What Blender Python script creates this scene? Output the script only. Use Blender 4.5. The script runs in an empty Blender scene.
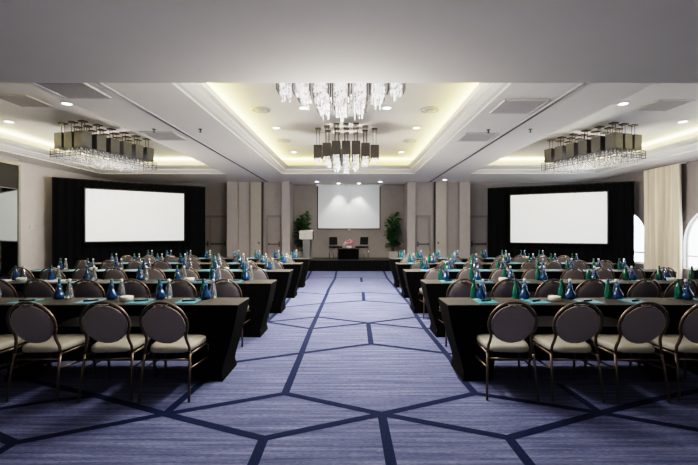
import bpy, bmesh, math, random
from mathutils import Vector, Matrix
R = random.Random(7)
C = bpy.context.scene.collection
PI = math.pi
CAMX, CAMH, FPX = 0.13, 1.48, 390.0
H = 3.35          # main ceiling
HU = 3.85         # ceiling inside the coffers

# ------------------------------------------------------------------ materials
def nodes(name):
    m = bpy.data.materials.new(name); m.use_nodes = True
    nt = m.node_tree
    return m, nt, nt.nodes['Principled BSDF']

def mat(name, col, rough=0.6, metal=0.0, emit=None, es=0.0, trans=0.0, noise=0.06, nscale=12.0, spec=0.5, bump=0.0, sheen=0.0):
    m, nt, b = nodes(name)
    tc = nt.nodes.new('ShaderNodeTexCoord')
    nz = nt.nodes.new('ShaderNodeTexNoise'); nz.inputs['Scale'].default_value = nscale; nz.inputs['Detail'].default_value = 3
    nt.links.new(tc.outputs['Object'], nz.inputs['Vector'])
    rp = nt.nodes.new('ShaderNodeValToRGB')
    rp.color_ramp.elements[0].position = 0.3; rp.color_ramp.elements[1].position = 0.7
    rp.color_ramp.elements[0].color = [c*(1-noise) for c in col[:3]]+[1]
    rp.color_ramp.elements[1].color = [min(1, c*(1+noise)) for c in col[:3]]+[1]
    nt.links.new(nz.outputs['Fac'], rp.inputs['Fac'])
    nt.links.new(rp.outputs['Color'], b.inputs['Base Color'])
    b.inputs['Roughness'].default_value = rough
    b.inputs['Metallic'].default_value = metal
    b.inputs['Specular IOR Level'].default_value = spec
    b.inputs['Transmission Weight'].default_value = trans
    if sheen: b.inputs['Sheen Weight'].default_value = sheen
    if emit:
        b.inputs['Emission Color'].default_value = list(emit[:3])+[1]
        b.inputs['Emission Strength'].default_value = es
    if bump:
        bp = nt.nodes.new('ShaderNodeBump'); bp.inputs['Strength'].default_value = bump; bp.inputs['Distance'].default_value = 0.01
        nt.links.new(nz.outputs['Fac'], bp.inputs['Height']); nt.links.new(bp.outputs['Normal'], b.inputs['Normal'])
    return m

def carpet_mat(name, c0, c1, c2):
    m, nt, b = nodes(name)
    tc = nt.nodes.new('ShaderNodeTexCoord')
    def noise(sx, sy, scale, det):
        mp = nt.nodes.new('ShaderNodeMapping'); mp.inputs['Scale'].default_value = (sx, sy, 1)
        nt.links.new(tc.outputs['Object'], mp.inputs['Vector'])
        n = nt.nodes.new('ShaderNodeTexNoise'); n.inputs['Scale'].default_value = scale; n.inputs['Detail'].default_value = det
        n.inputs['Roughness'].default_value = 0.65
        nt.links.new(mp.outputs['Vector'], n.inputs['Vector']); return n
    a = noise(0.35, 9.0, 3.0, 6); d = noise(6, 40, 4.0, 3)
    mx = nt.nodes.new('ShaderNodeMix'); mx.data_type = 'FLOAT'; mx.inputs[0].default_value = 0.42
    nt.links.new(a.outputs['Fac'], mx.inputs[2]); nt.links.new(d.outputs['Fac'], mx.inputs[3])
    rp = nt.nodes.new('ShaderNodeValToRGB'); e = rp.color_ramp.elements
    e[0].position = 0.36; e[0].color = (*c0, 1); e[1].position = 0.64; e[1].color = (*c2, 1)
    k = e.new(0.5); k.color = (*c1, 1)
    nt.links.new(mx.outputs[0], rp.inputs['Fac']); nt.links.new(rp.outputs['Color'], b.inputs['Base Color'])
    b.inputs['Roughness'].default_value = 0.95; b.inputs['Specular IOR Level'].default_value = 0.1
    bp = nt.nodes.new('ShaderNodeBump'); bp.inputs['Strength'].default_value = 0.3; bp.inputs['Distance'].default_value = 0.01
    nt.links.new(d.outputs['Fac'], bp.inputs['Height']); nt.links.new(bp.outputs['Normal'], b.inputs['Normal'])
    return m

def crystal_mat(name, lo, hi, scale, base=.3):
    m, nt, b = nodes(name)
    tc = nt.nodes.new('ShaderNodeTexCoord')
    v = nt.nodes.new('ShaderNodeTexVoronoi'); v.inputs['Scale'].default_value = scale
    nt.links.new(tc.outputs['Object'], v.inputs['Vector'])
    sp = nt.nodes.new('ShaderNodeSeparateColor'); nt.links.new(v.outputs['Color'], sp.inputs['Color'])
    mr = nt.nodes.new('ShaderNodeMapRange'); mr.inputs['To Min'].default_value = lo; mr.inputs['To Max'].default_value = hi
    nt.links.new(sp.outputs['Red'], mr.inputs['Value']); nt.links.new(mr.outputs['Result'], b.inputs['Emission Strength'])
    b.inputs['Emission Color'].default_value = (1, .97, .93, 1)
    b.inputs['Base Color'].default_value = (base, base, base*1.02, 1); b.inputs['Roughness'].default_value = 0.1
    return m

M = {}
M['carpet'] = carpet_mat('carpet', (.038, .044, .088), (.085, .097, .18), (.178, .193, .31))
M['carpet_line'] = mat('carpet_line', (.009, .014, .042), .95, spec=.1, noise=.25, nscale=60)
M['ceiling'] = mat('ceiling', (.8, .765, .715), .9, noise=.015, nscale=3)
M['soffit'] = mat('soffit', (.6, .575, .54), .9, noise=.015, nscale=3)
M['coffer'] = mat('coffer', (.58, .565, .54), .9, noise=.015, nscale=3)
M['cornice'] = mat('cornice', (.62, .61, .6), .45, noise=.02)
M['cornice_strip'] = mat('cornice_strip', (.7, .69, .66), .3, metal=.55, noise=.05, nscale=3)
M['wall'] = mat('wall', (.28, .256, .253), .85, noise=.04, nscale=6)
M['wall_light'] = mat('wall_light', (.36, .333, .325), .85, noise=.03, nscale=6)
M['wall_pale'] = mat('wall_pale', (.62, .58, .565), .85, noise=.03, nscale=6)
M['door'] = mat('door', (.27, .245, .24), .7, noise=.03, nscale=5)
M['pocket'] = mat('pocket', (.36, .335, .305), .75, noise=.05, nscale=20)
M['door_trim'] = mat('door_trim', (.2, .18, .175), .6)
M['steel_dark'] = mat('steel_dark', (.1, .095, .09), .45, metal=.6)
M['track'] = mat('track', (.035, .033, .032), .6)
M['vent'] = mat('vent', (.62, .6, .59), .8)
M['vent_slat'] = mat('vent_slat', (.52, .505, .5), .8)
M['vent_frame'] = mat('vent_frame', (.68, .66, .65), .7)
M['black_velvet'] = mat('black_velvet', (.006, .0058, .0065), .95, spec=.1, noise=.3, nscale=30)
M['black_cover'] = mat('black_cover', (.003, .0028, .0028), .9, spec=.06, noise=.15)
M['table_top'] = mat('table_top', (.046, .041, .037), .75, noise=.15, nscale=20, spec=.25)
M['grey_panel'] = mat('grey_panel', (.5, .475, .45), .8)
M['screen'] = mat('screen', (.85, .86, .85), .8, emit=(.95, 1, .97), es=.28, noise=.01)
M['stage_screen'] = mat('stage_screen', (.6, .64, .66), .8, emit=(.8, .9, 1), es=.03, noise=.01)
M['matte_black'] = mat('matte_black', (.015, .015, .016), .6)
M['pad'] = mat('pad', (.22, .192, .192), .9, noise=.1, nscale=150, bump=.2, sheen=.2)
M['seat'] = mat('seat', (.3, .28, .235), .55, noise=.05, nscale=25)
M['frame'] = mat('frame', (.13, .096, .076), .38, metal=.65, noise=.1)
M['grip'] = mat('grip', (.55, .47, .4), .25, metal=.9)
M['green'] = mat('green', (.008, .13, .095), .08, trans=.35, noise=.1, spec=.6)
M['blue'] = mat('blue', (.012, .065, .18), .08, trans=.35, noise=.1, spec=.6)
M['clear'] = mat('clear', (.6, .65, .68), .06, trans=.82, noise=.05, spec=.6)
M['cap_dark'] = mat('cap_dark', (.02, .09, .09), .4)
M['cap_white'] = mat('cap_white', (.75, .75, .75), .4)
M['cap_blue'] = mat('cap_blue', (.03, .1, .3), .4)
M['teal'] = mat('teal', (.035, .22, .3), .6, noise=.05)
M['teal_edge'] = mat('teal_edge', (.5, .62, .64), .6)
M['pen'] = mat('pen', (.012, .02, .03), .3)
M['dish'] = mat('dish', (.72, .69, .6), .4)
M['mints'] = mat('mints', (.75, .73, .66), .7, noise=.15, nscale=90)
M['chrome_box'] = mat('chrome_box', (.07, .071, .082), .4, metal=.3, noise=.12, nscale=5)
M['dark_box'] = mat('dark_box', (.075, .07, .069), .35, metal=.7, noise=.12, nscale=5)
M['bronze'] = mat('bronze', (.1, .085, .075), .4, metal=.7)
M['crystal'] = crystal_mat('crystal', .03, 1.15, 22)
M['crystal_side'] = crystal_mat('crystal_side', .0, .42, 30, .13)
M['lamp_on'] = mat('lamp_on', (1, 1, 1), .5, emit=(1, .97, .92), es=6)
M['fixture'] = mat('fixture', (.6, .6, .6), .6)
M['fixture_grey'] = mat('fixture_grey', (.38, .375, .36), .6)
M['leaf'] = mat('leaf', (.035, .125, .03), .45, noise=.45, nscale=9, spec=.5)
M['stem'] = mat('stem', (.1, .07, .04), .8)
M['soil'] = mat('soil', (.03, .022, .015), .95)
M['pot'] = mat('pot', (.3, .29, .28), .5, noise=.1)
M['steel'] = mat('steel', (.25, .25, .26), .35, metal=.8, noise=.06, nscale=3)
M['steel_light'] = mat('steel_light', (.62, .6, .56), .5, metal=.25)
M['leather'] = mat('leather', (.008, .008, .008), .8, spec=.2)
M['chrome'] = mat('chrome', (.75, .75, .75), .15, metal=1)
M['petal_pink'] = mat('petal_pink', (.8, .07, .2), .6, noise=.3, nscale=40)
M['petal_white'] = mat('petal_white', (.85, .72, .72), .6, noise=.1, nscale=40)
M['vase'] = mat('vase', (.7, .7, .68), .3)
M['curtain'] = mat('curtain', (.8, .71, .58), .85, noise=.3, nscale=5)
_c = M['curtain'].node_tree; _mp = _c.nodes.new('ShaderNodeMapping'); _mp.inputs['Scale'].default_value = (1, 3.2, .06)  # stretched noise: vertical streaks in the colour imitate shading of the folds
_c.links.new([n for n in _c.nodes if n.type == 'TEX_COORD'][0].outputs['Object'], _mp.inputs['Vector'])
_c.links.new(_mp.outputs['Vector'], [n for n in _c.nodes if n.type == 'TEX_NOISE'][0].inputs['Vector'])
M['white_frame'] = mat('white_frame', (.82, .82, .82), .5)
M['mirror'] = mat('mirror', (.3, .31, .31), .04, metal=1, noise=.0)
M['mirror_edge'] = mat('mirror_edge', (.35, .33, .31), .35, metal=.6)
M['white_plastic'] = mat('white_plastic', (.7, .7, .7), .5)
M['stage_top'] = mat('stage_top', (.02, .019, .018), .7, spec=.3)

def glass_pane(name):
    m = bpy.data.materials.new(name); m.use_nodes = True
    nt = m.node_tree; nt.nodes.clear()
    o = nt.nodes.new('ShaderNodeOutputMaterial'); mx = nt.nodes.new('ShaderNodeMixShader')
    t = nt.nodes.new('ShaderNodeBsdfTransparent'); t.inputs['Color'].default_value = (.97, .98, 1, 1)
    g = nt.nodes.new('ShaderNodeBsdfGlossy'); g.inputs['Roughness'].default_value = .02
    lw = nt.nodes.new('ShaderNodeLayerWeight'); lw.inputs['Blend'].default_value = .15
    nt.links.new(lw.outputs['Fresnel'], mx.inputs[0]); nt.links.new(t.outputs[0], mx.inputs[1]); nt.links.new(g.outputs[0], mx.inputs[2])
    nt.links.new(mx.outputs[0], o.inputs['Surface']); return m
M['pane'] = glass_pane('pane')

# ------------------------------------------------------------------ mesh helpers
def new_obj(name, data, parent=None, **props):
    o = bpy.data.objects.new(name, data); C.objects.link(o)
    if parent is not None: o.parent = parent
    for k, v in props.items(): o[k] = v
    return o

class MB:
    """collects shapes; build() links them as one mesh object"""
    def __init__(s): s.bm = bmesh.new(); s.mats = []
    def mi(s, m):
        if m not in s.mats: s.mats.append(m)
        return s.mats.index(m)
    def face(s, pts, m, smooth=False):
        f = s.bm.faces.new([s.bm.verts.new(p) for p in pts]); f.material_index = s.mi(m); f.smooth = smooth
    def grid(s, P, m, smooth=True, closed_u=False, closed_v=False):
        i = s.mi(m); V = [[s.bm.verts.new(p) for p in row] for row in P]
        nu, nv = len(V), len(V[0])
        for a in range(nu if closed_u else nu-1):
            for b in range(nv if closed_v else nv-1):
                q = [V[a][b], V[(a+1) % nu][b], V[(a+1) % nu][(b+1) % nv], V[a][(b+1) % nv]]
                try: f = s.bm.faces.new(q); f.material_index = i; f.smooth = smooth
                except ValueError: pass
        return V
    def box(s, cx, cy, cz, sx, sy, sz, m, bev=0.0, rot=None, seg=1):
        r = bmesh.ops.create_cube(s.bm, size=1.0); vs = r['verts']
        T = Matrix.Translation((cx, cy, cz)) @ (rot if rot else Matrix.Identity(4)) @ Matrix.Diagonal((sx, sy, sz, 1))
        bmesh.ops.transform(s.bm, matrix=T, verts=vs)
        fs = {f for v in vs for f in v.link_faces}; i = s.mi(m)
        for f in fs: f.material_index = i
        if bev > 0:
            es = list({e for v in vs for e in v.link_edges})
            r = bmesh.ops.bevel(s.bm, geom=es, offset=bev, segments=seg, profile=.5, affect='EDGES', clamp_overlap=True)
            for f in r['faces']: f.material_index = i; f.smooth = seg > 1
    def tube(s, pts, r, m, n=8, cap=True):
        pts = [Vector(p) for p in pts]; rows = []
        rr = r if isinstance(r, (list, tuple)) else [r]*len(pts)
        ref = None
        for k, p in enumerate(pts):
            t = (pts[min(k+1, len(pts)-1)]-pts[max(k-1, 0)]).normalized()
            if ref is None:
                ref = Vector((0, 0, 1)) if abs(t.z) < .9 else Vector((1, 0, 0))
            a = (ref - t*ref.dot(t)).normalized(); b = t.cross(a); ref = a
            rows.append([p+a*rr[k]*math.cos(2*PI*j/n)+b*rr[k]*math.sin(2*PI*j/n) for j in range(n)])
        V = s.grid(rows, m, closed_v=True)
        if cap:
            for row in (V[0], V[-1]):
                try: f = s.bm.faces.new(row); f.material_index = s.mi(m)
                except ValueError: pass
    def lathe(s, prof, m, n=14, c=(0, 0, 0)):
        rows = [[(c[0]+r*math.cos(2*PI*j/n), c[1]+r*math.sin(2*PI*j/n), c[2]+z) for j in range(n)] for r, z in prof]
        V = s.grid(rows, m, closed_v=True)
        for row, p in ((V[0], prof[0]), (V[-1], prof[-1])):
            if p[0] > 1e-4:
                try: f = s.bm.faces.new(row); f.material_index = s.mi(m)
                except ValueError: pass
    def data(s, name):
        bmesh.ops.recalc_face_normals(s.bm, faces=s.bm.faces)
        me = bpy.data.meshes.new(name); s.bm.to_mesh(me); s.bm.free()
        for m in s.mats: me.materials.append(M[m])
        return me
    def build(s, name, parent=None, **props):
        return new_obj(name, s.data(name), parent, **props)

def thing(name, label, cat, loc=(0, 0, 0), rz=0.0, group=None):
    o = bpy.data.objects.new(name, None); C.objects.link(o); o.empty_display_size = .1
    o.location = loc; o.rotation_euler = (0, 0, rz); o['label'] = label; o['category'] = cat
    if group: o['group'] = group
    return o

def dup(root, loc, rz, label, group=None):
    r = root.copy(); C.objects.link(r); r.location = loc; r.rotation_euler = (0, 0, rz); r['label'] = label
    if group: r['group'] = group
    for ch in list(root.children):
        c = ch.copy(); C.objects.link(c); c.parent = r
        for g in list(ch.children):
            d = g.copy(); C.objects.link(d); d.parent = c
    return r

class Kind:
    """first use moves the first-built thing, later uses copy it"""
    def __init__(s, maker): s.maker = maker; s.first = None
    def put(s, loc, rz, label, group):
        if s.first is None:
            s.first = s.maker(); o = s.first
            o.location = loc; o.rotation_euler = (0, 0, rz); o['label'] = label; o['group'] = group
            return o
        return dup(s.first, loc, rz, label, group)

def struct(mb, name, parent=None):
    o = mb.build(name, parent)
    if parent is None: o['kind'] = 'structure'
    return o
def in_view(x, y, z, pad=30):
    if y < .5: return False
    px = 352+(x-CAMX)*FPX/y
    return -pad < px < 698+pad

# ------------------------------------------------------------------ room shell
XL, XR, YB = -8.8, 9.2, 15.75
b = MB()
b.face([(XL, -4, 0), (XR, -4, 0), (XR, 16, 0), (XL, 16, 0)], 'carpet')
LINES = [[(-.44, 14.4), (-.4, 12.2), (-.46, 9.95), (-.46, 9.1), (-.48, 6.71), (-.49, 5.9), (-.48, 4.47), (-.48, 3.55)],
 [(-1.37, 14.4), (-1.27, 12.28), (.42, 12.39), (1.23, 12.2)], [(-1.27, 12.28), (-1.26, 9.46), (-.46, 9.1), (.4, 9.43), (1.27, 9.1)],
 [(-1.26, 9.46), (-1.21, 7.56), (-.52, 7.95), (.38, 8.27), (1.3, 7.91)], [(-1.21, 7.56), (-1.26, 6.34), (-.47, 6.71), (.39, 6.27), (1.25, 6.71), (1.9, 6.4)],
 [(-1.26, 6.34), (-.49, 5.9), (.39, 6.27), (1.24, 5.9), (1.9, 6.2)], [(-1.5, 4.3), (-1.18, 4.41), (-.51, 4.71), (.38, 5.11), (1.22, 4.74), (1.6, 4.6)],
 [(1.3, 14.4), (1.23, 12.2), (1.27, 9.95), (1.27, 9.1), (1.3, 7.91), (1.25, 6.71), (1.24, 5.9), (1.27, 4.47), (1.23, 3.91), (1.25, 3.55)],
 [(.42, 12.39), (.41, 11.32)], [(.4, 9.43), (.38, 8.27)], [(.39, 6.27), (.38, 5.11)],
 [(-1.38, 3.15), (-.48, 3.55), (.37, 3.15)], [(-1.38, 3.15), (-.5, 2.78), (.37, 3.15)], [(-.5, 2.78), (-.49, 1.6)],
 [(.37, 3.15), (1.25, 3.55), (1.7, 3.36), (2.15, 3.17)], [(.37, 3.15), (.39, 1.6)],
 [(.37, 3.15), (1.25, 2.79), (2.15, 3.17), (2.83, 3.44), (4.05, 3.85)], [(1.25, 2.79), (1.27, 1.6)],
 [(2.15, 3.17), (2.7, 2.9), (3.15, 2.68), (4.0, 2.3)], [(2.15, 3.17), (2.13, 3.75)],
 [(-3.6, 3.4), (-2.99, 3.1), (-2.66, 2.93), (-2.23, 2.72), (-1.38, 3.15), (-2.16, 3.5), (-3.07, 3.87)], [(-2.23, 2.72), (-2.25, 1.6)],
 [(-1.38, 3.15), (-1.34, 3.77), (-1.18, 4.41)], [(-2.91, 3.19), (-2.43, 3.42), (-2.16, 3.5)]]
zz = .0015
for ln in LINES:
    for (x0, y0), (x1, y1) in zip(ln, ln[1:]):
        d = Vector((x1-x0, y1-y0)); L = d.length; d /= L; n = Vector((-d.y, d.x))*.036; e = d*.02
        zz += .00001
        b.face([(x0-e.x-n.x, y0-e.y-n.y, zz), (x1+e.x-n.x, y1+e.y-n.y, zz), (x1+e.x+n.x, y1+e.y+n.y, zz), (x0-e.x+n.x, y0-e.y+n.y, zz)], 'carpet_line')
struct(b, 'floor')

# main ceiling with three coffer openings
Y0, Y1 = 4.05, 12.75
HOLES = [(-2.15, 2.15), (-8.05, -3.98), (3.98, 8.1)]
b = MB()
xs = [XL, -8.05, -3.98, -2.15, 2.15, 3.98, 8.1, XR]; ys = [3.6, Y0, Y1, 16.0]
for i in range(len(xs)-1):
    for j in range(3):
        if j == 1 and (xs[i], xs[i+1]) in HOLES: continue
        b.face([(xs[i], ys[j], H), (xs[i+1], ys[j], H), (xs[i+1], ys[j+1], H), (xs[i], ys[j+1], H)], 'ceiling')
struct(b, 'ceiling')

def coffer(x0, x1, prof, name):
    """prof: (offset inward, z, material of the band leading to it)"""
    b = MB(); rows = []
    for o, z, m in prof:
        rows.append(([(x0+o, Y0+o, z), (x1-o, Y0+o, z), (x1-o, Y1-o, z), (x0+o, Y1-o, z)], m))
    for (r0, _), (r1, m) in zip(rows, rows[1:]):
        for k in range(4):
            b.face([r0[k], r0[(k+1) % 4], r1[(k+1) % 4], r1[k]], m)
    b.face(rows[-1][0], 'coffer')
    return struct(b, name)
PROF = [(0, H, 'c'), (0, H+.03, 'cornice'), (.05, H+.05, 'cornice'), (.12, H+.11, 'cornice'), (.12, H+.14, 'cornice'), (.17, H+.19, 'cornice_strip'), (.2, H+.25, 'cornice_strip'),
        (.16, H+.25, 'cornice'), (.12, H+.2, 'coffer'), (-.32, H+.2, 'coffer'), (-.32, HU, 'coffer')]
coffer(-2.15, 2.15, PROF, 'ceiling_coffer')
coffer(-8.05, -3.98, PROF, 'ceiling_coffer')
coffer(3.98, 8.1, PROF, 'ceiling_coffer')

# deep soffit over the near end of the room
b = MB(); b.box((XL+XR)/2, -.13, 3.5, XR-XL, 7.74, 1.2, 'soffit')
struct(b, 'ceiling_soffit')
for s in (-1, 1):
    b = MB(); b.box(s*3.07, 9.4, H-.004, .05, 10.8, .02, 'track'); b.box(s*3.07+.035, 9.4, H-.003, .018, 10.8, .02, 'vent_frame'); b.box(s*3.07-.035, 9.4, H-.003, .018, 10.8, .02, 'vent_frame')
    struct(b, 'trim_%d' % (1 if s < 0 else 2))

# left wall + mirror panels
b = MB(); b.box(XL-.1, 6, 1.9, .2, 20, 3.8, 'wall_pale'); struct(b, 'wall_left')
b = MB(); b.box((XL-8.42)/2, 8.5, H/2, -8.42-XL, 3.0, H, 'wall_light'); struct(b, 'wall_chase_left')
t = thing('wall_mirror', 'dark mirrored wall panel reflecting the screen, on the left wall', 'mirror', (-8.42, 8.5, 0))
b = MB(); b.box(.02, 0, 1.3, .02, 2.9, 2.48, 'mirror'); b.build('mirror_glass', t)
b = MB(); b.box(.02, 0, 2.87, .03, 2.9, .62, 'matte_black'); b.build('dark_header', t)
b = MB()
for yy in (-1.48, 1.48): b.box(.025, yy, 1.6, .05, .06, 3.2, 'mirror_edge')
b.box(.025, 0, 3.18, .05, 2.9, .06, 'mirror_edge'); b.box(.025, 0, .03, .05, 2.9, .06, 'mirror_edge')
b.build('mirror_frame', t)

# right wall with arched windows
WIN = [(6.55, .95), (9.72, .95), (12.95, .95)]  # first window is out of view, added for its daylight
SILL, SPR = .45, 1.15
b = MB(); ysm = {-4.0, 16.0}
for c, r in WIN:
    for k in range(25): ysm.add(round(c-r*math.cos(PI*k/24), 5))
ysm = sorted(ysm)
def arch(y):
    for c, r in WIN:
        if abs(y-c) <= r+1e-6: return SPR+math.sqrt(max(0, r*r-(y-c)**2))
    return None
for ya, yb in zip(ysm, ysm[1:]):
    mid = arch((ya+yb)/2)
    if mid is None:
        b.face([(XR, ya, 0), (XR, yb, 0), (XR, yb, 3.8), (XR, ya, 3.8)], 'wall')
    else:
        za, zb = arch(ya), arch(yb)
        b.face([(XR, ya, 0), (XR, yb, 0), (XR, yb, SILL), (XR, ya, SILL)], 'wall')
        b.face([(XR, ya, za), (XR, yb, zb), (XR, yb, 3.8), (XR, ya, 3.8)], 'wall')
        b.face([(XR, ya, za), (XR, yb, zb), (XR+.12, yb, zb), (XR+.12, ya, za)], 'white_frame')
        b.face([(XR, ya, SILL), (XR, yb, SILL), (XR+.12, yb, SILL), (XR+.12, ya, SILL)], 'white_frame')
for c, r in WIN:
    for s in (-1, 1): b.face([(XR, c+s*r, SILL), (XR, c+s*r, SPR), (XR+.12, c+s*r, SPR), (XR+.12, c+s*r, SILL)], 'white_frame')
struct(b, 'wall_right')
for i, (c, r) in enumerate(WIN):
    w = bpy.data.objects.new('window_%d' % (i+1), None); C.objects.link(w); w.location = (XR+.1, c, 0); w['kind'] = 'structure'
    b = MB()
    pts = [(0, -r+.02, SILL+.02), (0, -r+.02, SPR)]+[(0, -(r-.02)*math.cos(PI*k/20), SPR+(r-.02)*math.sin(PI*k/20)) for k in range(1, 20)]+[(0, r-.02, SPR), (0, r-.02, SILL+.02)]
    b.tube(pts, .025, 'white_frame', 6); b.box(0, 0, SILL+.025, .05, 2*r, .05, 'white_frame')
    b.box(0, 0, .8, .05, 2*r-.04, .05, 'white_frame'); pass
    b.build('window_frame', w)
    b = MB(); b.face([(0, p[1], p[2]) for p in pts], 'pane'); b.build('window_pane', w)
# wall behind the camera
b = MB(); b.box(.2, -4.1, 1.9, XR-XL, .2, 3.8, 'wall'); struct(b, 'wall_front')

# rear wall, mirrored either side of the stage
b = MB(); b.box(0, YB+.1, 1.7, 4.6, .2, 3.4, 'wall'); struct(b, 'wall_rear')
nd = 0
for s in (-1, 1):
    side = 'left' if s < 0 else 'right'
    def slab(b, xa, xb, yf, m, z0=0, z1=H):
        b.box(s*(xa+xb)/2, (yf+15.95)/2, (z0+z1)/2, xb-xa, 15.95-yf, z1-z0, m)
    b = MB(); slab(b, 2.22, 2.52, 14.7, 'wall_light'); struct(b, 'pillar_inner_%s' % side)
    b = MB(); slab(b, 2.52, 2.6, 14.9, 'wall'); slab(b, 3.1, 3.26, 14.9, 'wall'); slab(b, 2.6, 3.1, 14.9, 'wall', 2.02); struct(b, 'wall_inner_%s' % side)
    b = MB(); slab(b, 3.26, 3.31, 14.8, 'track'); slab(b, 3.31, 3.72, 14.82, 'pocket'); slab(b, 3.72, 3.78, 14.78, 'door_trim')
    b.box(s*3.4, 14.8, 1.03, .05, .05, .08, 'steel_dark'); struct(b, 'wall_pocket_%s' % side)
    b = MB(); slab(b, 3.78, 4.2, 14.86, 'wall' if s > 0 else 'wall_light'); slab(b, 4.2, 4.6, 14.75, 'wall_light'); struct(b, 'pillar_outer_%s' % side)
    b = MB(); xe = 8.78 if s < 0 else 9.18
    slab(b, 4.6, 4.72, 15.2, 'wall'); slab(b, 6.1, xe, 15.2, 'wall'); slab(b, 4.72, 6.1, 15.2, 'wall', 2.05); struct(b, 'wall_outer_%s' % side)
    for xa, xb, yf in ((2.6, 3.1, 14.94), (4.72, 6.1, 15.24)):
        nd += 1; cx = s*(xa+xb)/2; ww = xb-xa
        d = bpy.data.objects.new('door_%d' % nd, None); C.objects.link(d); d.location = (cx, yf, 0); d['kind'] = 'structure'
        b = MB(); b.box(0, .03, 1.0, ww-.02, .05, 2.0, 'door')
        if ww > 1: b.box(0, .003, 1.0, .012, .008, 2.0, 'track')
        b.build('door_leaf', d)
        b = MB(); yo = -.055
        b.box(0, yo, 2.04, ww+.06, .05, .09, 'door_trim')
        for q in (-1, 1): b.box(q*(ww/2+.005), yo, 1.0, .045, .05, 2.0, 'door_trim')
        b.build('door_frame', d)
        b = MB()
        for q in ((0,) if ww < 1 else (-.34, .34)):
            b.box(q, -.04, .98, .42 if ww < 1 else .56, .03, .045, 'steel_dark', .006)
            for e in (-1, 1): b.box(q+e*(.2 if ww < 1 else .26), -.025, .98, .05, .05, .09 if e*s > 0 else .2, 'steel_dark', .006)
        b.build('panic_bar', d)

# ------------------------------------------------------------------ ceiling fittings
def vent(x, y, z, label, sx=.62, sy=.62):
    t = thing('ceiling_vent', label, 'vent', (x, y, z), 0, 'square return grilles in the ceiling')
    b = MB(); b.box(0, 0, -.004, sx, sy, .008, 'vent'); b.build('grille_panel', t)
    b = MB(); n = 14
    for k in range(n): b.box(0, -sy/2+.04+k*(sy-.08)/(n-1), -.012, sx-.05, .014, .012, 'vent_slat')
    b.build('slats', t)
    b = MB()
    for q in (-1, 1): b.box(q*sx/2, 0, -.01, .02, sy+.02, .02, 'vent_frame'); b.box(0, q*sy/2, -.01, sx+.02, .02, .02, 'vent_frame')
    b.build('frame', t)
vent(-3.55, 5.15, H, 'grey square grille beside the left track, close to the near soffit')
vent(-3.55, 7.65, H, 'grey square grille beside the left track, farther down the room')
vent(2.62, 5.85, H, 'grey square grille between central coffer and right track, nearer the soffit')
vent(2.62, 7.75, H, 'grey square grille between central coffer and right track, farther from the soffit')
vent(-5.85, 7.1, HU, 'grey square grille inside the left ceiling coffer')
vent(6.0, 7.35, HU, 'grey square grille inside the right ceiling coffer')

def downlight(x, y, z, label, power=28, ang=100, blend=.8, col=(1, .93, .84), on=True):
    t = thing('recessed_downlight', label, 'ceiling light', (x, y, z), 0, 'recessed round downlights in the ceiling')
    b = MB(); b.lathe([(.1, 0), (.105, -.012), (.085, -.014), (.078, -.004)], 'fixture', 18); b.build('trim_ring', t)
    b = MB(); b.lathe([(.001, -.006), (.08, -.006)], 'lamp_on', 18); b.build('lens', t)
    if on:
        l = bpy.data.lights.new('downlight_lamp', 'SPOT'); l.energy = power; l.spot_size = math.radians(ang); l.spot_blend = blend
        l.color = col; l.shadow_soft_size = .06
        o = new_obj('downlight_lamp', l, t); o.location = (0, 0, -.03)
    return t
for s, sd in ((-1, 'left'), (1, 'right')):
    downlight(s*1.61, 8.95, HU, 'bright round downlight in central coffer, middle of its %s side' % sd, 230)
    downlight(s*1.61, 11.7, HU, 'bright round downlight in central coffer, rear of its %s side' % sd, 230)
    downlight(s*.8, 7.5, HU, 'bright round downlight just %s of the nearer crystal chandelier' % sd, 230)
    downlight(s*5.17, 7.25, HU, 'bright round downlight beside the grille in the %s side coffer' % sd, 110)
    downlight(s*7.3, 8.45, HU, 'small bright downlight against the glowing outer cove of the %s coffer' % sd, 60)
    downlight(s*1.2, 14.75, H, 'downlight over the stage, outer one %s of the central screen' % sd, 22)
    downlight(s*.4, 15.3, H, 'downlight over the stage shining on the screen, %s of centre' % sd, 75, 75, .6)
downlight(3.5, 14.2, H, 'downlight in the flat ceiling above the right pocket panel', 10)

def round_diffuser(x, y, label):
    t = thing('round_diffuser', label, 'air diffuser', (x, y, HU), 0, 'round air diffusers in the central coffer')
    b = MB(); b.lathe([(.19, 0), (.19, -.015), (.16, -.03), (.155, -.012)], 'fixture_grey', 20); b.build('outer_ring', t)
    b = MB(); b.lathe([(.12, -.012), (.12, -.03), (.06, -.045), (.001, -.045)], 'fixture_grey', 20); b.build('inner_cone', t)
for s, sd in ((-1, 'left'), (1, 'right')):
    round_diffuser(s*1.65, 7.6, 'round air diffuser in the central coffer, nearer one on the %s' % sd)
    round_diffuser(s*1.65, 10.2, 'round air diffuser in the central coffer, farther one on the %s' % sd)
SK = Kind(lambda: mk_sprinkler())
def mk_sprinkler():
    t = thing('ceiling_sprinkler', '', 'sprinkler')
    b = MB(); b.lathe([(.035, 0), (.035, -.01), (.012, -.014), (.01, -.05), (.03, -.055), (.03, -.06)], 'steel_dark', 10); b.build('sprinkler_body', t); return t
for x, y, l in ((-2.65, 7.15, 'dark sprinkler head between the left track and the central coffer'), (-3.5, 7.15, 'dark sprinkler head on the outer side of the left track'),
                (2.65, 7.2, 'dark sprinkler head between the right track and the central coffer'), (3.4, 7.15, 'dark sprinkler head on the outer side of the right track')):
    SK.put((x, y, H), 0, l, 'sprinkler heads in the flat ceiling')

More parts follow.
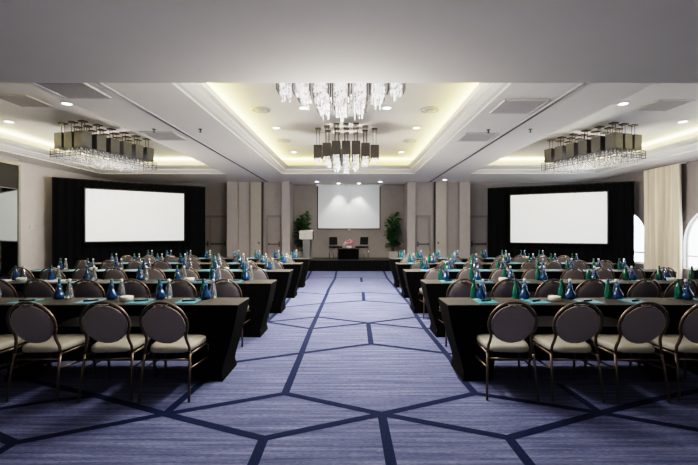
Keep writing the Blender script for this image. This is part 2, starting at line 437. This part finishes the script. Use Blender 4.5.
# cove lights hidden in the troughs
def area(name, loc, rot, sx, sy, power, col):
    l = bpy.data.lights.new(name, 'AREA'); l.shape = 'RECTANGLE'; l.size = sx; l.size_y = sy; l.energy = power; l.color = col
    o = new_obj(name, l); o.location = loc; o.rotation_euler = rot
    return o
COVE = (1, .83, .27)
for (x0, x1), kk in zip(HOLES, (1.0, 1.0, 1.0)):
    cy = (Y0+Y1)/2; Ly = Y1-Y0; cc = COVE if x0 > -3 and x0 < 3 else (1, .87, .45)
    for s, xx in ((-1, x0), (1, x1)):
        if (x0 < -3 and s > 0) or (x0 > 3 and s < 0): p = 40*kk
        else: p = (115 if cc is COVE else 80)*kk
        area('cove_lamp', (xx+s*.12, cy, H+.36), (PI, -s*math.radians(18), 0), .12, Ly, p, cc)
    area('cove_lamp', ((x0+x1)/2, Y1+.12, H+.36), (PI+math.radians(18), 0, 0), x1-x0, .12, 65*kk, cc)

# ------------------------------------------------------------------ chandeliers
def prism(b, x, y, z0, z1, r, m):
    b.lathe([(r*.6, z1), (r, z1-.01), (r, z0+.02), (.001, z0)], m, 4, (x, y, 0))
def crystals(b, w, z0, z1, m, n=4):
    for i in range(n):
        for j in range(n):
            x = -w/2+w*(i+.5)/n; y = -w/2+w*(j+.5)/n
            zb = z0+R.uniform(0, .018); z = z1; k = 0
            while z-zb > .03:
                hgt = min(R.uniform(.05, .085), z-zb)
                prism(b, x, y, z-hgt, z-.008, w/n*.34, m); z -= hgt
    for k in range(3):
        prism(b, R.uniform(-.4, .4)*w, R.uniform(-.4, .4)*w, z0-.06, z0+.03, .008, m)
def chandelier_central(y0, label, rows):
    t = thing('crystal_chandelier', label, 'chandelier', (0, y0, HU), 0, 'large crystal chandeliers in the central coffer')
    W = .185
    for c in range(-3, 4):
        n = {0: 3, 1: 3, 2: 2, 3: 1}[abs(c)]
        for k in range(n):
            x = c*.217; y = (k-(n-1)/2)*.4
            zt = HU-.24-.16*(y0 > 6); zs = HU-.4-.3*(y0 > 6); zc = {0: 2.83, 1: 2.86, 2: 2.98, 3: 3.06}[abs(c)]+.05*k
            zt, zs, zc = zt-HU, zs-HU, zc-HU
            b = MB(); b.box(x, y, -.015, .13, .13, .03, 'bronze'); b.build('canopy', t)
            b = MB()
            for q in (-.035, .035): b.tube([(x+q, y, -.03), (x+q, y, zt)], .006, 'bronze', 6)
            b.build('rod', t)
            b = MB()
            for q in (-1, 1):
                b.box(x+q*W/2, y, (zt+zs)/2, .006, W, zt-zs, 'dark_box'); b.box(x, y+q*W/2, (zt+zs)/2, W, .006, zt-zs, 'dark_box')
                b.box(x+q*(W/2+.001), y, (zs+zc)/2+.03, .01, W*.98, zs-zc-.06, 'dark_box')
            b.box(x, y, zt, W, W, .006, 'dark_box'); b.build('metal_shade', t)
            b = MB(); crystals(b, W*.76, zc, zs+.03, 'crystal', 4); o = b.build('crystal_drop', t); o.location = (x, y, 0)
    for yy in (-.45, .45):
        l = bpy.data.lights.new('chandelier_lamp', 'SPOT'); l.spot_size = math.radians(170); l.spot_blend = .6; l.energy = 85 if y0 < 6 else 200; l.color = (1, .94, .86); l.shadow_soft_size = .14
        o = new_obj('chandelier_lamp', l, t); o.location = (0, yy, 2.62-HU)
    l = bpy.data.lights.new('chandelier_glow', 'POINT'); l.energy = 110 if y0 < 6 else 150; l.color = (1, .93, .83); l.shadow_soft_size = .25
    o = new_obj('chandelier_glow', l, t); o.location = (0, 0, 2.5-HU)
chandelier_central(4.6, 'crystal chandelier partly hidden by the near soffit, closest to the camera', 3)
chandelier_central(9.0, 'whole crystal chandelier with dark metal shades in front of the stage', 3)

def chandelier_side(x, y, rz, label):
    t = thing('crystal_chandelier', label, 'chandelier', (x, y, HU), rz, 'long crystal chandeliers in the side coffers')
    W = .225; nx, ny = 3, 6; py = .345; px = .29
    zt, zs = -.24, -.57
    for i in range(nx):
        for j in range(ny):
            X = (i-1)*px; Y = (j-(ny-1)/2)*py
            b = MB(); b.box(X, Y, -.012, .15, .13, .024, 'bronze'); b.build('canopy', t)
            b = MB()
            for q in (-.045, .045): b.tube([(X+q, Y, -.02), (X+q, Y, zt)], .006, 'bronze', 6)
            b.build('rod', t)
            b = MB()
            for q in (-1, 1):
                b.box(X+q*W/2, Y, (zt+zs)/2, .008, W, zt-zs, 'chrome_box'); b.box(X, Y+q*W/2, (zt+zs)/2, W, .008, zt-zs, 'chrome_box')
            b.box(X, Y, zt, W, W, .008, 'chrome_box'); b.build('metal_shade', t)
    # continuous lattice of crystal bars below the shades
    b = MB(); hx, hy = nx*px/2, ny*py/2
    for i in range(10):
        for j in range(20):
            X = -hx+2*hx*(i+.5)/10+R.uniform(-.01, .01); Y = -hy+2*hy*(j+.5)/20
            top = zs-.02; bot = zs-.24-R.uniform(-.02, .05)
            z = top
            while z-bot > .03:
                hgt = R.uniform(.05, .075)
                prism(b, X, Y, max(bot, z-hgt), z-.01, .013, 'crystal_side'); z -= hgt
    b.build('crystal_fringe', t, kind='stuff')
    b = MB()
    for k in range(4):
        zz = zs-.03-.055*k
        for Y in (-hy, hy): b.box(0, Y, zz, 2*hx, .01, .012, 'chrome_box')
        for X in (-hx, hx): b.box(X, 0, zz, .01, 2*hy, .012, 'chrome_box')
    for i in range(7):
        for q in (-1, 1): b.box(-hx+2*hx*i/6, q*hy, zs-.11, .01, .01, .2, 'chrome_box')
    for i in range(16):
        for q in (-1, 1): b.box(q*hx, -hy+2*hy*i/15, zs-.11, .01, .01, .2, 'chrome_box')
    b.build('fringe_frame', t)
    l = bpy.data.lights.new('chandelier_lamp', 'POINT'); l.energy = 125; l.color = (1, .93, .84); l.shadow_soft_size = .3
    o = new_obj('chandelier_lamp', l, t); o.location = (0, 0, zs-.7)
chandelier_side(-5.68, 9.3, -.3, 'long box chandelier with crystal fringe in the left coffer')
chandelier_side(5.87, 9.45, .32, 'long box chandelier with crystal fringe in the right coffer')

# ------------------------------------------------------------------ drapes and side screens
def drape(fold, p0, p1, label, label_s, ta, tb, z0, z1):
    p0, p1 = Vector(p0), Vector(p1); d = p1-p0; L = d.length; ang = math.atan2(d.y, d.x)
    t = thing('pipe_and_drape', label, 'drape', (p0.x, p0.y, 0), ang, 'black drapes behind the side screens')
    b = MB(); P = []
    n = int(L/.035)
    ph = [R.uniform(-1, 1) for _ in range(n+1)]
    for i in range(n+1):
        x = L*i/n; a = .035*math.sin(x*2*PI/.21+ph[i]*.5)+.012*ph[i]
        P.append([(x, a, z) for z in (.01, 1.0, 2.0, 2.97)])
    b.grid(P, 'black_velvet'); b.build('black_curtain', t)
    b = MB(); b.tube([(0, .0, 2.98), (L, 0, 2.98)], .022, 'matte_black', 8); b.build('top_rail', t)
    for x in (.02, L/2, L-.02):
        b = MB(); b.tube([(x, .09, 0), (x, .09, 2.98)], .02, 'matte_black', 8); b.box(x, .09, .01, .35, .35, .02, 'matte_black'); b.build('upright', t)
    # free-standing screen just in front of it (local -y faces the room)
    q = p0+d*ta; w = (tb-ta)*L
    nrm = Vector((math.sin(ang), -math.cos(ang)))*.28; q = q+nrm
    s = thing('projection_screen', label_s, 'screen', (q.x, q.y, 0), ang, 'white side screens on black drapes')
    b = MB(); P = []
    for i in range(121):
        u = i/120; row = []
        for k in range(25):
            v = k/24; a = max(0, (v-.68)/.32)**1.5
            row.append((u*w, -.034-.02*a*math.sin(u*w*2*PI/.19+1.2*math.sin(u*7))*(1.2-u if fold < 0 else .2+u), z0+(z1-z0)*v))
        P.append(row)
    b.grid(P, 'screen'); b.box(w/2, .012, (z0+z1)/2, w, .006, z1-z0, 'matte_black'); b.build('screen_fabric', s)
    b = MB()
    for zz in (z0-.02, z1+.02): b.box(w/2, .005, zz, w+.08, .04, .04, 'matte_black')
    for xx in (-.02, w+.02): b.box(xx, .005, (z0+z1)/2, .04, .04, z1-z0, 'matte_black')
    b.build('screen_frame', s)
    for xx in (.15, w-.15):
        b = MB(); b.box(xx, .03, z0/2, .05, .03, z0, 'black_velvet'); b.box(xx, 0, .015, .05, .5, .03, 'black_velvet'); b.build('leg', s)
    return p0, d, ang, nrm
dl = drape(-1, (-8.33, 11.0), (-4.92, 13.4), 'tall black velvet drape behind the left side screen', 'white projection screen in front of the left black drape, nearer the mirror', .187, .82, 1.18, 2.69)
dr = drape(1, (4.93, 13.8), (8.75, 11.9), 'tall black velvet drape behind the right side screen', 'white projection screen in front of the right black drape, nearer the arched windows', .183, .826, 1.1, 2.68)

# ------------------------------------------------------------------ curtain, thermostat
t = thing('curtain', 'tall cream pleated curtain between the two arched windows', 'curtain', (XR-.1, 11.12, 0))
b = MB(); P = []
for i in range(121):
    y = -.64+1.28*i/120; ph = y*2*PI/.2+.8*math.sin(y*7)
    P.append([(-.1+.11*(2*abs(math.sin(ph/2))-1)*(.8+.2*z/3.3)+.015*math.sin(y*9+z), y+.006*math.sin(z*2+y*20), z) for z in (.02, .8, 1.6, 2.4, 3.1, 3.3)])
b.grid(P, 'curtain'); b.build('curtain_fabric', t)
b = MB(); b.tube([(-.04, -.7, 3.31), (-.04, .7, 3.31)], .015, 'white_frame', 8); b.build('curtain_rail', t)
t = thing('thermostat', 'small white thermostat on the pale left wall', 'thermostat', (XL, 10.85, 1.6))
b = MB(); b.box(.012, 0, 0, .024, .12, .12, 'white_plastic', .006); b.build('thermostat_case', t)
b = MB(); b.box(.026, 0, .02, .004, .07, .04, 'vent'); b.build('display', t)

# ------------------------------------------------------------------ stage
t = thing('stage_riser', 'low black skirted stage platform at the end of the aisle', 'stage', (0, 0, 0))
b = MB(); b.box(0, 15.05, .395, 4.36, 1.3, .03, 'stage_top'); b.build('platform_top', t)
b = MB(); P = []
for i in range(301):
    x = -2.18+4.36*i/300; a = .008*math.sin(x*2*PI/.09)
    P.append([(x, 14.41+a*1.5, .0), (x, 14.41+a, .2), (x, 14.41, .385)])
b.grid(P, 'black_velvet'); b.box(0, 15.08, .19, 4.3, 1.2, .38, 'matte_black'); b.build('stage_skirt', t)

t = thing('ceiling_screen', 'large pale projection screen hanging from the ceiling above the stage', 'screen', (0, 15.62, 0))
b = MB(); b.box(0, 0, 2.46, 2.46, .01, 1.74, 'stage_screen'); b.build('screen_fabric', t)
b = MB()
for q in (-1, 1): b.box(q*1.25, .0, 2.45, .04, .014, 1.78, 'matte_black')
b.build('side_border', t)
b = MB(); b.box(0, 0, 1.57, 2.54, .03, .045, 'steel_dark', .008); b.box(.02, -.02, 1.53, .1, .02, .03, 'white_plastic'); b.build('weight_bar', t)
b = MB(); b.box(0, .01, 3.31, 2.6, .1, .06, 'white_plastic'); b.build('screen_case', t)

t = thing('lectern', 'silver podium with a wide pale top block, left end of the stage', 'lectern', (-1.6, 14.86, .41))
b = MB(); b.box(0, 0, .025, .42, .34, .05, 'steel_dark', .01); b.build('base', t)
b = MB(); b.box(0, 0, .4, .27, .24, .72, 'steel', .015, seg=2); b.box(.15, .03, .4, .04, .2, .72, 'steel_dark'); b.build('column', t)
b = MB(); b.box(-.01, 0, .93, .5, .36, .34, 'steel_light', .02, Matrix.Rotation(.06, 4, 'X'), 2); b.box(.26, .03, .92, .04, .3, .3, 'steel_dark'); b.build('reading_top', t)

def plant(x, y, label, hgt, seed):
    r = random.Random(seed)
    t = thing('fiddle_leaf_fig', label, 'plant', (x, y, .41), 0, 'potted figs on the stage')
    b = MB(); b.box(0, 0, .14, .34, .34, .28, 'pot', .02, None, 2); b.build('pot', t)
    b = MB(); b.box(0, 0, .285, .3, .3, .02, 'soil'); b.build('soil', t)
    b = MB(); stems = []
    for k in range(4):
        a = k*PI/2+r.uniform(-.4, .4); top = hgt-.1-.13*k; pts = []
        for i in range(7):
            u = i/6; rr = .03+.2*u*(.6+.4*math.sin(u*3))
            pts.append((rr*math.cos(a+u*.5), rr*math.sin(a+u*.5), .29+(top-.29)*u))
        stems.append(pts); b.tube(pts, [.012-.008*i/6 for i in range(7)], 'stem', 6)
    b.build('stems', t)
    b = MB()
    for pts in stems:
        for i in range(46):
            u = .12+.88*(i+r.random())/46; f = u*6; k = min(5, int(f)); p = Vector(pts[k]).lerp(Vector(pts[k+1]), f-k)
            a = i*2.4+r.uniform(-.4, .4); up = r.uniform(-.1, .9); L = r.uniform(.19, .3)*(1-.25*u); w = L*.4
            d = Vector((math.cos(a)*math.cos(up), math.sin(a)*math.cos(up), math.sin(up)))
            sd = d.cross(Vector((0, 0, 1))).normalized(); n = sd.cross(d)
            rows = []
            for q, (v, ww) in enumerate(((0, .08), (.25, .6), (.55, .8), (.8, 1), (.95, .6), (1, .1))):
                c = p+d*(.03+L*v)-n*(-.05*v+.14*v*v)*L*2
                rows.append([c-sd*w*ww+n*.03*ww, c, c+sd*w*ww+n*.03*ww])
            b.grid(rows, 'leaf')
    b.build('foliage', t)
plant(-1.8, 15.36, 'tall leafy potted fig on the stage behind the podium', 1.85, 3)
plant(1.72, 15.2, 'tall leafy potted fig alone at the right end of the stage', 1.82, 5)

def stage_chair(x, rz, label):
    t = thing('lounge_chair', label, 'chair', (x, 15.4, .41), rz, 'black chairs on the stage')
    b = MB(); b.box(0, 0, .44, .4, .44, .06, 'leather', .02, None, 2); b.build('seat', t)
    b = MB(); b.box(0, -.22, .68, .34, .05, .3, 'leather', .02, Matrix.Rotation(.12, 4, 'X'), 2); b.build('backrest', t)
    for sx in (-1, 1):
        for sy in (-1, 1):
            b = MB(); b.tube([(sx*.17, sy*.19, .42), (sx*.18, sy*.21, 0)], .012, 'chrome', 8); b.build('leg', t)
stage_chair(-.52, PI+.45, 'black chair with chrome legs left of the flowers on stage')
stage_chair(.52, PI-.45, 'black chair with chrome legs right of the flowers on stage')
t = thing('coffee_table', 'low table in a fitted black cloth at the middle of the stage', 'table', (0, 14.85, .41))
b = MB(); b.box(0, 0, .405, .8, .5, .03, 'table_top', .008); b.build('tabletop', t)
b = MB(); P = []
for k in range(81):
    u = k/80*4; e = int(u) % 4; f = u-int(u); cx = [(-1, -1), (1, -1), (1, 1), (-1, 1)]
    x = cx[e][0]+(cx[(e+1) % 4][0]-cx[e][0])*f; y = cx[e][1]+(cx[(e+1) % 4][1]-cx[e][1])*f
    P.append([(x*(.385+.006*math.sin(k*1.9)), y*(.235+.006*math.sin(k*1.9)), 0.005), (x*.39, y*.24, .39)])
b.grid(P, 'black_cover'); b.build('table_skirt', t)
t = thing('flower_arrangement', 'low bowl of pink and white flowers on the stage table', 'flowers', (.02, 14.85, .83))
b = MB(); b.lathe([(.06, 0), (.09, .02), (.1, .07), (.09, .08)], 'vase', 18); b.build('bowl', t)
for i in range(26):
    a = i*2.4; rr = .2*math.sqrt((i+.5)/26); z = .1+.19*(1-(rr/.22)**2)+R.uniform(-.02, .02); x = rr*math.cos(a); y = rr*math.sin(a)*.8
    b = MB(); m = 'petal_white' if (x < -.02 and i % 3 != 1) or i % 5 == 0 else 'petal_pink'
    for k in range(6):
        q = k*PI/3; P = []
        for v in (0, .5, 1):
            rad = .012+.042*v
            P.append([(x+math.cos(q+e*.5*(1-abs(v-.5)))*rad, y+math.sin(q+e*.5*(1-abs(v-.5)))*rad, z-.01+.025*v*v) for e in (-1, 0, 1)])
        b.grid(P, m)
    b.lathe([(.001, -.01), (.018, 0), (.014, .018), (.001, .024)], m, 7, (x, y, z)); b.build('blossom', t)

# ------------------------------------------------------------------ tables
TL, TW, TH = 2.43, .43, .75
def e_of(z):      # how far the stretch cover pulls in at the table's ends
    pts = [(0, .145), (.04, .15), (.1, .16), (.23, .125), (.34, .09), (.46, .058), (.6, .026), (.7, .006), (.75, 0)]
    for (a, ea), (c, ec) in zip(pts, pts[1:]):
        if a <= z <= c: return ea+(ec-ea)*(z-a)/(c-a)
    return 0
def mk_table():
    t = thing('banquet_table', '', 'table')
    b = MB(); b.box(0, 0, TH-.012, TL, TW, .024, 'table_top', .006, None, 2); b.build('tabletop', t)
    b = MB(); zs = [0, .04, .08, .14, .2, .27, .34, .42, .5, .58, .66, .72, .742]
    hl = TL/2+.003; hw = TW/2+.003
    for s in (-1, 1):
        b.grid([[(s*(hl-e_of(z)), y*(hw-.0+(.02 if z < .05 else -.012*math.sin(PI*min(1, z/.74)))), z) for z in zs] for y in (-1, -.6, 0, .6, 1)], 'black_cover')
    hem = lambda u: .055*(1-abs(u)**8)
    ns = 40
    P = []
    for i in range(ns+1):
        u = -1+2*i/ns
        P.append([(u*(hl-e_of(max(z, 0))), hw+(.02*abs(u)**6 if z < .05 else 0)-.012*math.sin(PI*min(1, z/.74))*abs(u)**3, max(z, hem(u))) for z in zs])
    b.grid(P, 'black_cover')
    P = []
    for i in range(81):
        u = -1+2*i/80; tt = (1-abs(u))*hl
        zl = 0 if tt < .34 else (.64 if tt > .95 else .64*math.sqrt(max(0, 1-((.95-tt)/.61)**2)))
        row = []
        for k in range(9):
            z = zl+(.742-zl)*k/8
            row.append((u*(hl-e_of(z)), -hw-(.02*abs(u)**6 if z < .05 else 0)+.012*math.sin(PI*min(1, z/.74))*abs(u)**3, z))
        P.append(row)
    b.grid(P, 'black_cover'); b.build('stretch_cover', t)
    b = MB(); P = []
    for i in range(61):
        u = -1+2*i/60; x = u*(hl-.34); q = min(1, (1-abs(u))*(hl-.34)/.4)
        P.append([(x, hw-.045, .44), (x, hw-.045, .44+.13*math.sqrt(max(0, 1-(1-q)**2))+.002)])
    b.grid(P, 'grey_panel'); b.build('modesty_panel', t)
    for sx in (-1, 1):
        for sy in (-1, 1):
            b = MB(); b.tube([(sx*(hl-.26), sy*.15, .72), (sx*(hl-.26), sy*.17, .01)], .014, 'steel_dark', 6); b.build('leg', t)
    return t

# ------------------------------------------------------------------ banquet chair (faces +y)
def mk_chair():
    t = thing('banquet_chair', '', 'chair')
    RX, RZ, CZ = .2, .195, .675
    back_y = lambda z: -.185-.13*(z-.46)/.42
    b = MB(); n = 22      # padded oval back
    rows = []
    for k, (f, th) in enumerate(((.001, .024), (.5, .023), (.8, .019), (.95, .011), (1.0, 0), (.95, -.009), (.8, -.014), (.5, -.017), (.001, -.018))):
        rows.append([(.183*f*math.cos(2*PI*j/n), back_y(CZ-.008+.178*f*math.sin(2*PI*j/n))-th, CZ-.008+.178*f*math.sin(2*PI*j/n)) for j in range(n)])
    b.grid(rows, 'pad', closed_v=True); b.build('backrest', t)
    b = MB(); pts = []
    def P(x, z, y=None): return (x, back_y(z) if y is None else y, z)
    right = [P(.198, .4, -.19), P(.19, .46, -.188), P(.176, .51), P(.17, .55)]
    ov = [P(RX*math.cos(a), CZ+RZ*math.sin(a)) for a in [math.radians(-30+240*i/22) for i in range(23)]]
    left = [(-x, y, z) for x, y, z in reversed(right)]
    b.tube(right+ov+left, .0125, 'frame', 8); b.build('back_frame', t)
    b = MB(); b.tube([(.065*u, back_y(.85)-.012-.006*(1-u*u), .852-.016*(1-u*u)+.006*abs(u)) for u in [-1+.25*i for i in range(9)]], .007, 'grip', 6); b.build('hand_grip', t)
    b = MB(); rows = []   # seat cushion, rounded trapezoid
    def outline(s):
        o = []
        for j in range(28):
            a = 2*PI*j/28; c, q = math.cos(a), math.sin(a)
            x = math.copysign(abs(c)**.45, c); y = math.copysign(abs(q)**.45, q)
            o.append((x*(.205+.018*y)*s, .035+y*.225*s))
        return o
    for s, z in ((.001, .4), (.95, .4), (1, .412), (1.0, .435), (.97, .452), (.85, .463), (.5, .47), (.001, .472)):
        rows.append([(x, y, z) for x, y in outline(s)])
    b.grid(rows, 'seat', closed_v=True); b.build('seat', t)
    for s in (-1, 1):
        b = MB(); b.tube([(s*.198, -.19, .4), (s*.203, -.215, .28), (s*.215, -.255, .0)], [.012, .012, .0105], 'frame', 8); b.build('leg', t)
        b = MB(); b.tube([(s*.19, -.18, .385), (s*.2, .19, .38), (s*.208, .225, .36), (s*.212, .24, .3), (s*.222, .265, 0)], [.011, .012, .012, .012, .0105], 'frame', 8); b.build('leg', t)
        b = MB(); b.tube([(s*.203, -.215, .275), (s*.214, .24, .24)], .0085, 'frame', 6); b.build('stretcher', t)
    b = MB(); b.tube([(-.203, -.2, .35), (.203, -.2, .35)], .0085, 'frame', 6); b.build('stretcher', t)
    b = MB(); b.tube([(-.2, .2, .375), (.2, .2, .375)], .0085, 'frame', 6); b.build('stretcher', t)
    return t

def mk_bottle(name, cat, prof, m, capm, cz, cr):
    def f():
        t = thing(name, '', cat)
        b = MB(); b.lathe(prof, m, 14); b.build('bottle_body', t)
        b = MB(); b.lathe([(cr, cz-.02), (cr, cz+.006), (cr*.8, cz+.01), (.001, cz+.01)], capm, 10); b.build('cap', t)
        return t
    return f
BG = [(.032, 0), (.037, .004), (.038, .02), (.037, .08), (.031, .115), (.016, .155), (.0125, .175), (.0125, .2)]
BC = [(.032, 0), (.037, .004), (.037, .06), (.032, .09), (.027, .125), (.014, .165), (.0125, .18), (.0125, .198)]
BB = [(.034, 0), (.048, .006), (.055, .03), (.052, .058), (.036, .082), (.022, .11), (.016, .135), (.015, .15)]
KG = Kind(mk_bottle('green_bottle', 'bottle', BG, 'green', 'cap_dark', .2, .0145))
KC = Kind(mk_bottle('clear_bottle', 'bottle', BC, 'clear', 'cap_white', .198, .0145))
KB = Kind(mk_bottle('blue_carafe', 'carafe', BB, 'blue', 'cap_blue', .15, .017))
def mk_pad():
    t = thing('notepad', '', 'notepad')
    b = MB(); b.box(0, 0, .003, .2, .26, .006, 'teal', .001); b.build('cover', t)
    b = MB(); b.box(0, .11, .0064, .19, .02, .001, 'teal_edge'); b.build('binding_strip', t)
    return t
def mk_pen():
    t = thing('pen', '', 'pen')
    b = MB(); b.tube([(-.07, 0, .0085), (.055, 0, .0085), (.07, 0, .0085)], [.0085, .0085, .002], 'pen', 8); b.build('barrel', t)
    b = MB(); b.box(-.045, .0, .018, .04, .005, .003, 'steel_dark'); b.build('clip', t)
    return t
def mk_dish():
    t = thing('candy_dish', '', 'dish')
    b = MB(); b.lathe([(.052, 0), (.06, .006), (.063, .03), (.062, .046), (.056, .046), (.054, .034)], 'dish', 20); b.build('bowl', t)
    b = MB(); b.lathe([(.054, .036), (.04, .044), (.001, .048)], 'mints', 16); b.build('mints', t, kind='stuff')
    return t
KT, KCH, KP, KPEN, KD = Kind(mk_table), Kind(mk_chair), Kind(mk_pad), Kind(mk_pen), Kind(mk_dish)

ROW = ['nearest', 'second nearest', 'middle', 'second farthest', 'farthest']
ORD = ['first', 'second', 'third', 'fourth', 'fifth', 'sixth', 'seventh', 'eighth']
CH = {-1: [-1.63, -2.17, -2.78, -3.36, -3.98, -4.5, -5.05, -5.58], 1: [1.42, 1.97, 2.53, 3.07, 3.72, 4.2, 4.72, 5.25]}
PD = {-1: [-1.69, -2.18, -2.7, -3.36, -4.05, -4.6, -5.1, -5.7], 1: [1.38, 1.9, 2.43, 2.92, 3.7, 4.2, 4.73, 5.22]}
CL = {-1: [-1.57, -2.05, -2.57, -3.14, -3.92, -4.45, -4.98, -5.5], 1: [1.39, 1.85, 2.34, 2.84, 3.6, 4.15, 4.66, 5.15]}
for k in range(5):
    F = 4.285+1.59*k; cy = F-TW/2; rn = ROW[k]
    for s in (-1, 1):
        sd = 'left' if s < 0 else 'right'
        x0 = -1.0 if s < 0 else (1.08, 1.16, 1.1, 1.13, 1.13)[k]
        for j in range(2):
            tx = x0+s*(TL/2+j*(TL+.025))
            if in_view(tx-s*TL/2, F, 0, 5):
                KT.put((tx, cy, 0), 0, 'long table in fitted black cover, %s %s row, %s' % (rn, sd, 'beside the aisle' if j == 0 else 'away from the aisle'), 'black covered tables in classroom rows')
                if in_view(tx, F, 0, 0):
                    KD.put((tx+.02*s-(.0 if s < 0 else .06), F-.19, TH+.001), 0, 'small cream candy dish on %s %s table, %s' % (rn, sd, 'aisle half' if j == 0 else 'wall half'), 'cream candy dishes on the tables')
        for i in range(8):
            cx = CH[s][i]+CAMX
            if k == 0 and i > 4: pass
            pos = '%s %s row, %s from the aisle' % (rn, sd, ORD[i])
            if in_view(cx, F-.43-.2, 0, 25):
                yaw = R.uniform(-.05, .05)+(.06 if s < 0 else -.06)*(1 if k == 0 else .3)
                KCH.put((cx, F-.43-.225+R.uniform(-.015, .015), 0), yaw, 'oval-back banquet chair, cream seat, ' + pos, 'banquet chairs along the tables')
            px = PD[s][i]+CAMX
            if in_view(px, F, 0, 5) and (k < 3 or i % 2 == 0):
                py = F-.255; ry = R.uniform(-.08, .08)
                KP.put((px, py, TH+.001), ry, 'teal notepad, ' + pos, 'teal notepads on the tables')
                if k < 2: KPEN.put((px+.01, py-.005, TH+.007), ry+.5, 'dark pen lying on teal notepad, ' + pos, 'pens lying on the notepads')
            bx = CL[s][i]+CAMX
            if in_view(bx, F, 0, 12):
                KB.put((bx+R.uniform(-.008, .008), F-.105, TH+.001), 0, 'blue glass carafe, ' + pos, 'blue glass carafes on the tables')
                KG.put((bx-.045 - (.02 if s > 0 else 0), F-.05+R.uniform(-.01, .01), TH+.001), 0, 'green glass bottle, ' + pos, 'green glass bottles on the tables')
                KC.put((bx+.06-(.03 if s > 0 else 0), F-.045+R.uniform(-.01, .01), TH+.001), 0, 'clear glass bottle, ' + pos, 'clear glass bottles on the tables')

for x, y, rz, l in ((-5.0, 5.7, .1, 'white paper sheets at the wall end of the second left table row'), (-4.25, 5.68, -.15, 'white paper sheets near the carafe toward the wall, second left table row')):
    t = thing('paper_sheets', l, 'paper', (x, y, TH+.001), rz, 'white papers on the left tables')
    b = MB(); b.box(0, 0, .002, .3, .21, .004, 'white_plastic'); b.build('bottom_sheet', t)
    b = MB(); b.box(.03, .01, .006, .3, .21, .003, 'white_plastic', 0, Matrix.Rotation(.1, 4, 'Z')); b.build('top_sheet', t)
t = thing('tabletop_display', 'small dark upright panel on second right table row, at the picture edge', 'display', (5.22, 5.72, TH+.001), 0)
b = MB(); b.box(0, 0, .085, .16, .012, .14, 'matte_black', .004); b.build('panel', t)
b = MB(); b.box(0, 0, .006, .14, .08, .012, 'steel_dark', .003); b.build('base', t)

# ------------------------------------------------------------------ lights, world, camera
# unseen fill lamps added in the soffit behind and above the camera
for x, wh in ((-6, 'closest to the mirrored wall'), (-3, 'between the mirrored wall and the aisle'), (0, 'above the aisle'), (3, 'between the aisle and the arched windows'), (6, 'closest to the arched windows')):
    downlight(x, -.6, 2.9, 'added fill downlight in the near soffit, ' + wh, 34, 150, 1.0)
# added soft fill lamp, out of view behind the camera, aimed upward
area('fill_lamp', (0, -2.6, 1.3), (math.radians(120), 0, 0), 4, 1.2, 30, (1, .97, .95))
w = bpy.data.worlds.new('World'); bpy.context.scene.world = w; w.use_nodes = True
nt = w.node_tree; bg = nt.nodes['Background']
tc = nt.nodes.new('ShaderNodeTexCoord'); sp = nt.nodes.new('ShaderNodeSeparateXYZ'); rp = nt.nodes.new('ShaderNodeValToRGB')
nt.links.new(tc.outputs['Generated'], sp.inputs['Vector']); nt.links.new(sp.outputs['Z'], rp.inputs['Fac'])
e = rp.color_ramp.elements; e[0].position = .0; e[0].color = (.78, .84, .93, 1); e[1].position = .35; e[1].color = (1, 1, 1, 1)
nt.links.new(rp.outputs['Color'], bg.inputs['Color']); bg.inputs['Strength'].default_value = 4

cd = bpy.data.cameras.new('camera'); cam = bpy.data.objects.new('camera', cd); C.objects.link(cam)
cam.location = (CAMX, 0, CAMH); cam.rotation_euler = (PI/2, 0, 0)
cd.sensor_width = 36; cd.lens = FPX/698*36; cd.shift_x = -3/698; cd.shift_y = -1.5/698
sc = bpy.context.scene; sc.camera = cam
sc.cycles.use_denoising = True
sc.cycles.max_bounces = 8; sc.cycles.transparent_max_bounces = 12
sc.cycles.sample_clamp_indirect = 4
sc.cycles.caustics_reflective = False; sc.cycles.caustics_refractive = False
sc.view_settings.view_transform = 'Filmic'; sc.view_settings.look = 'High Contrast'
sc.view_settings.exposure = 0.7
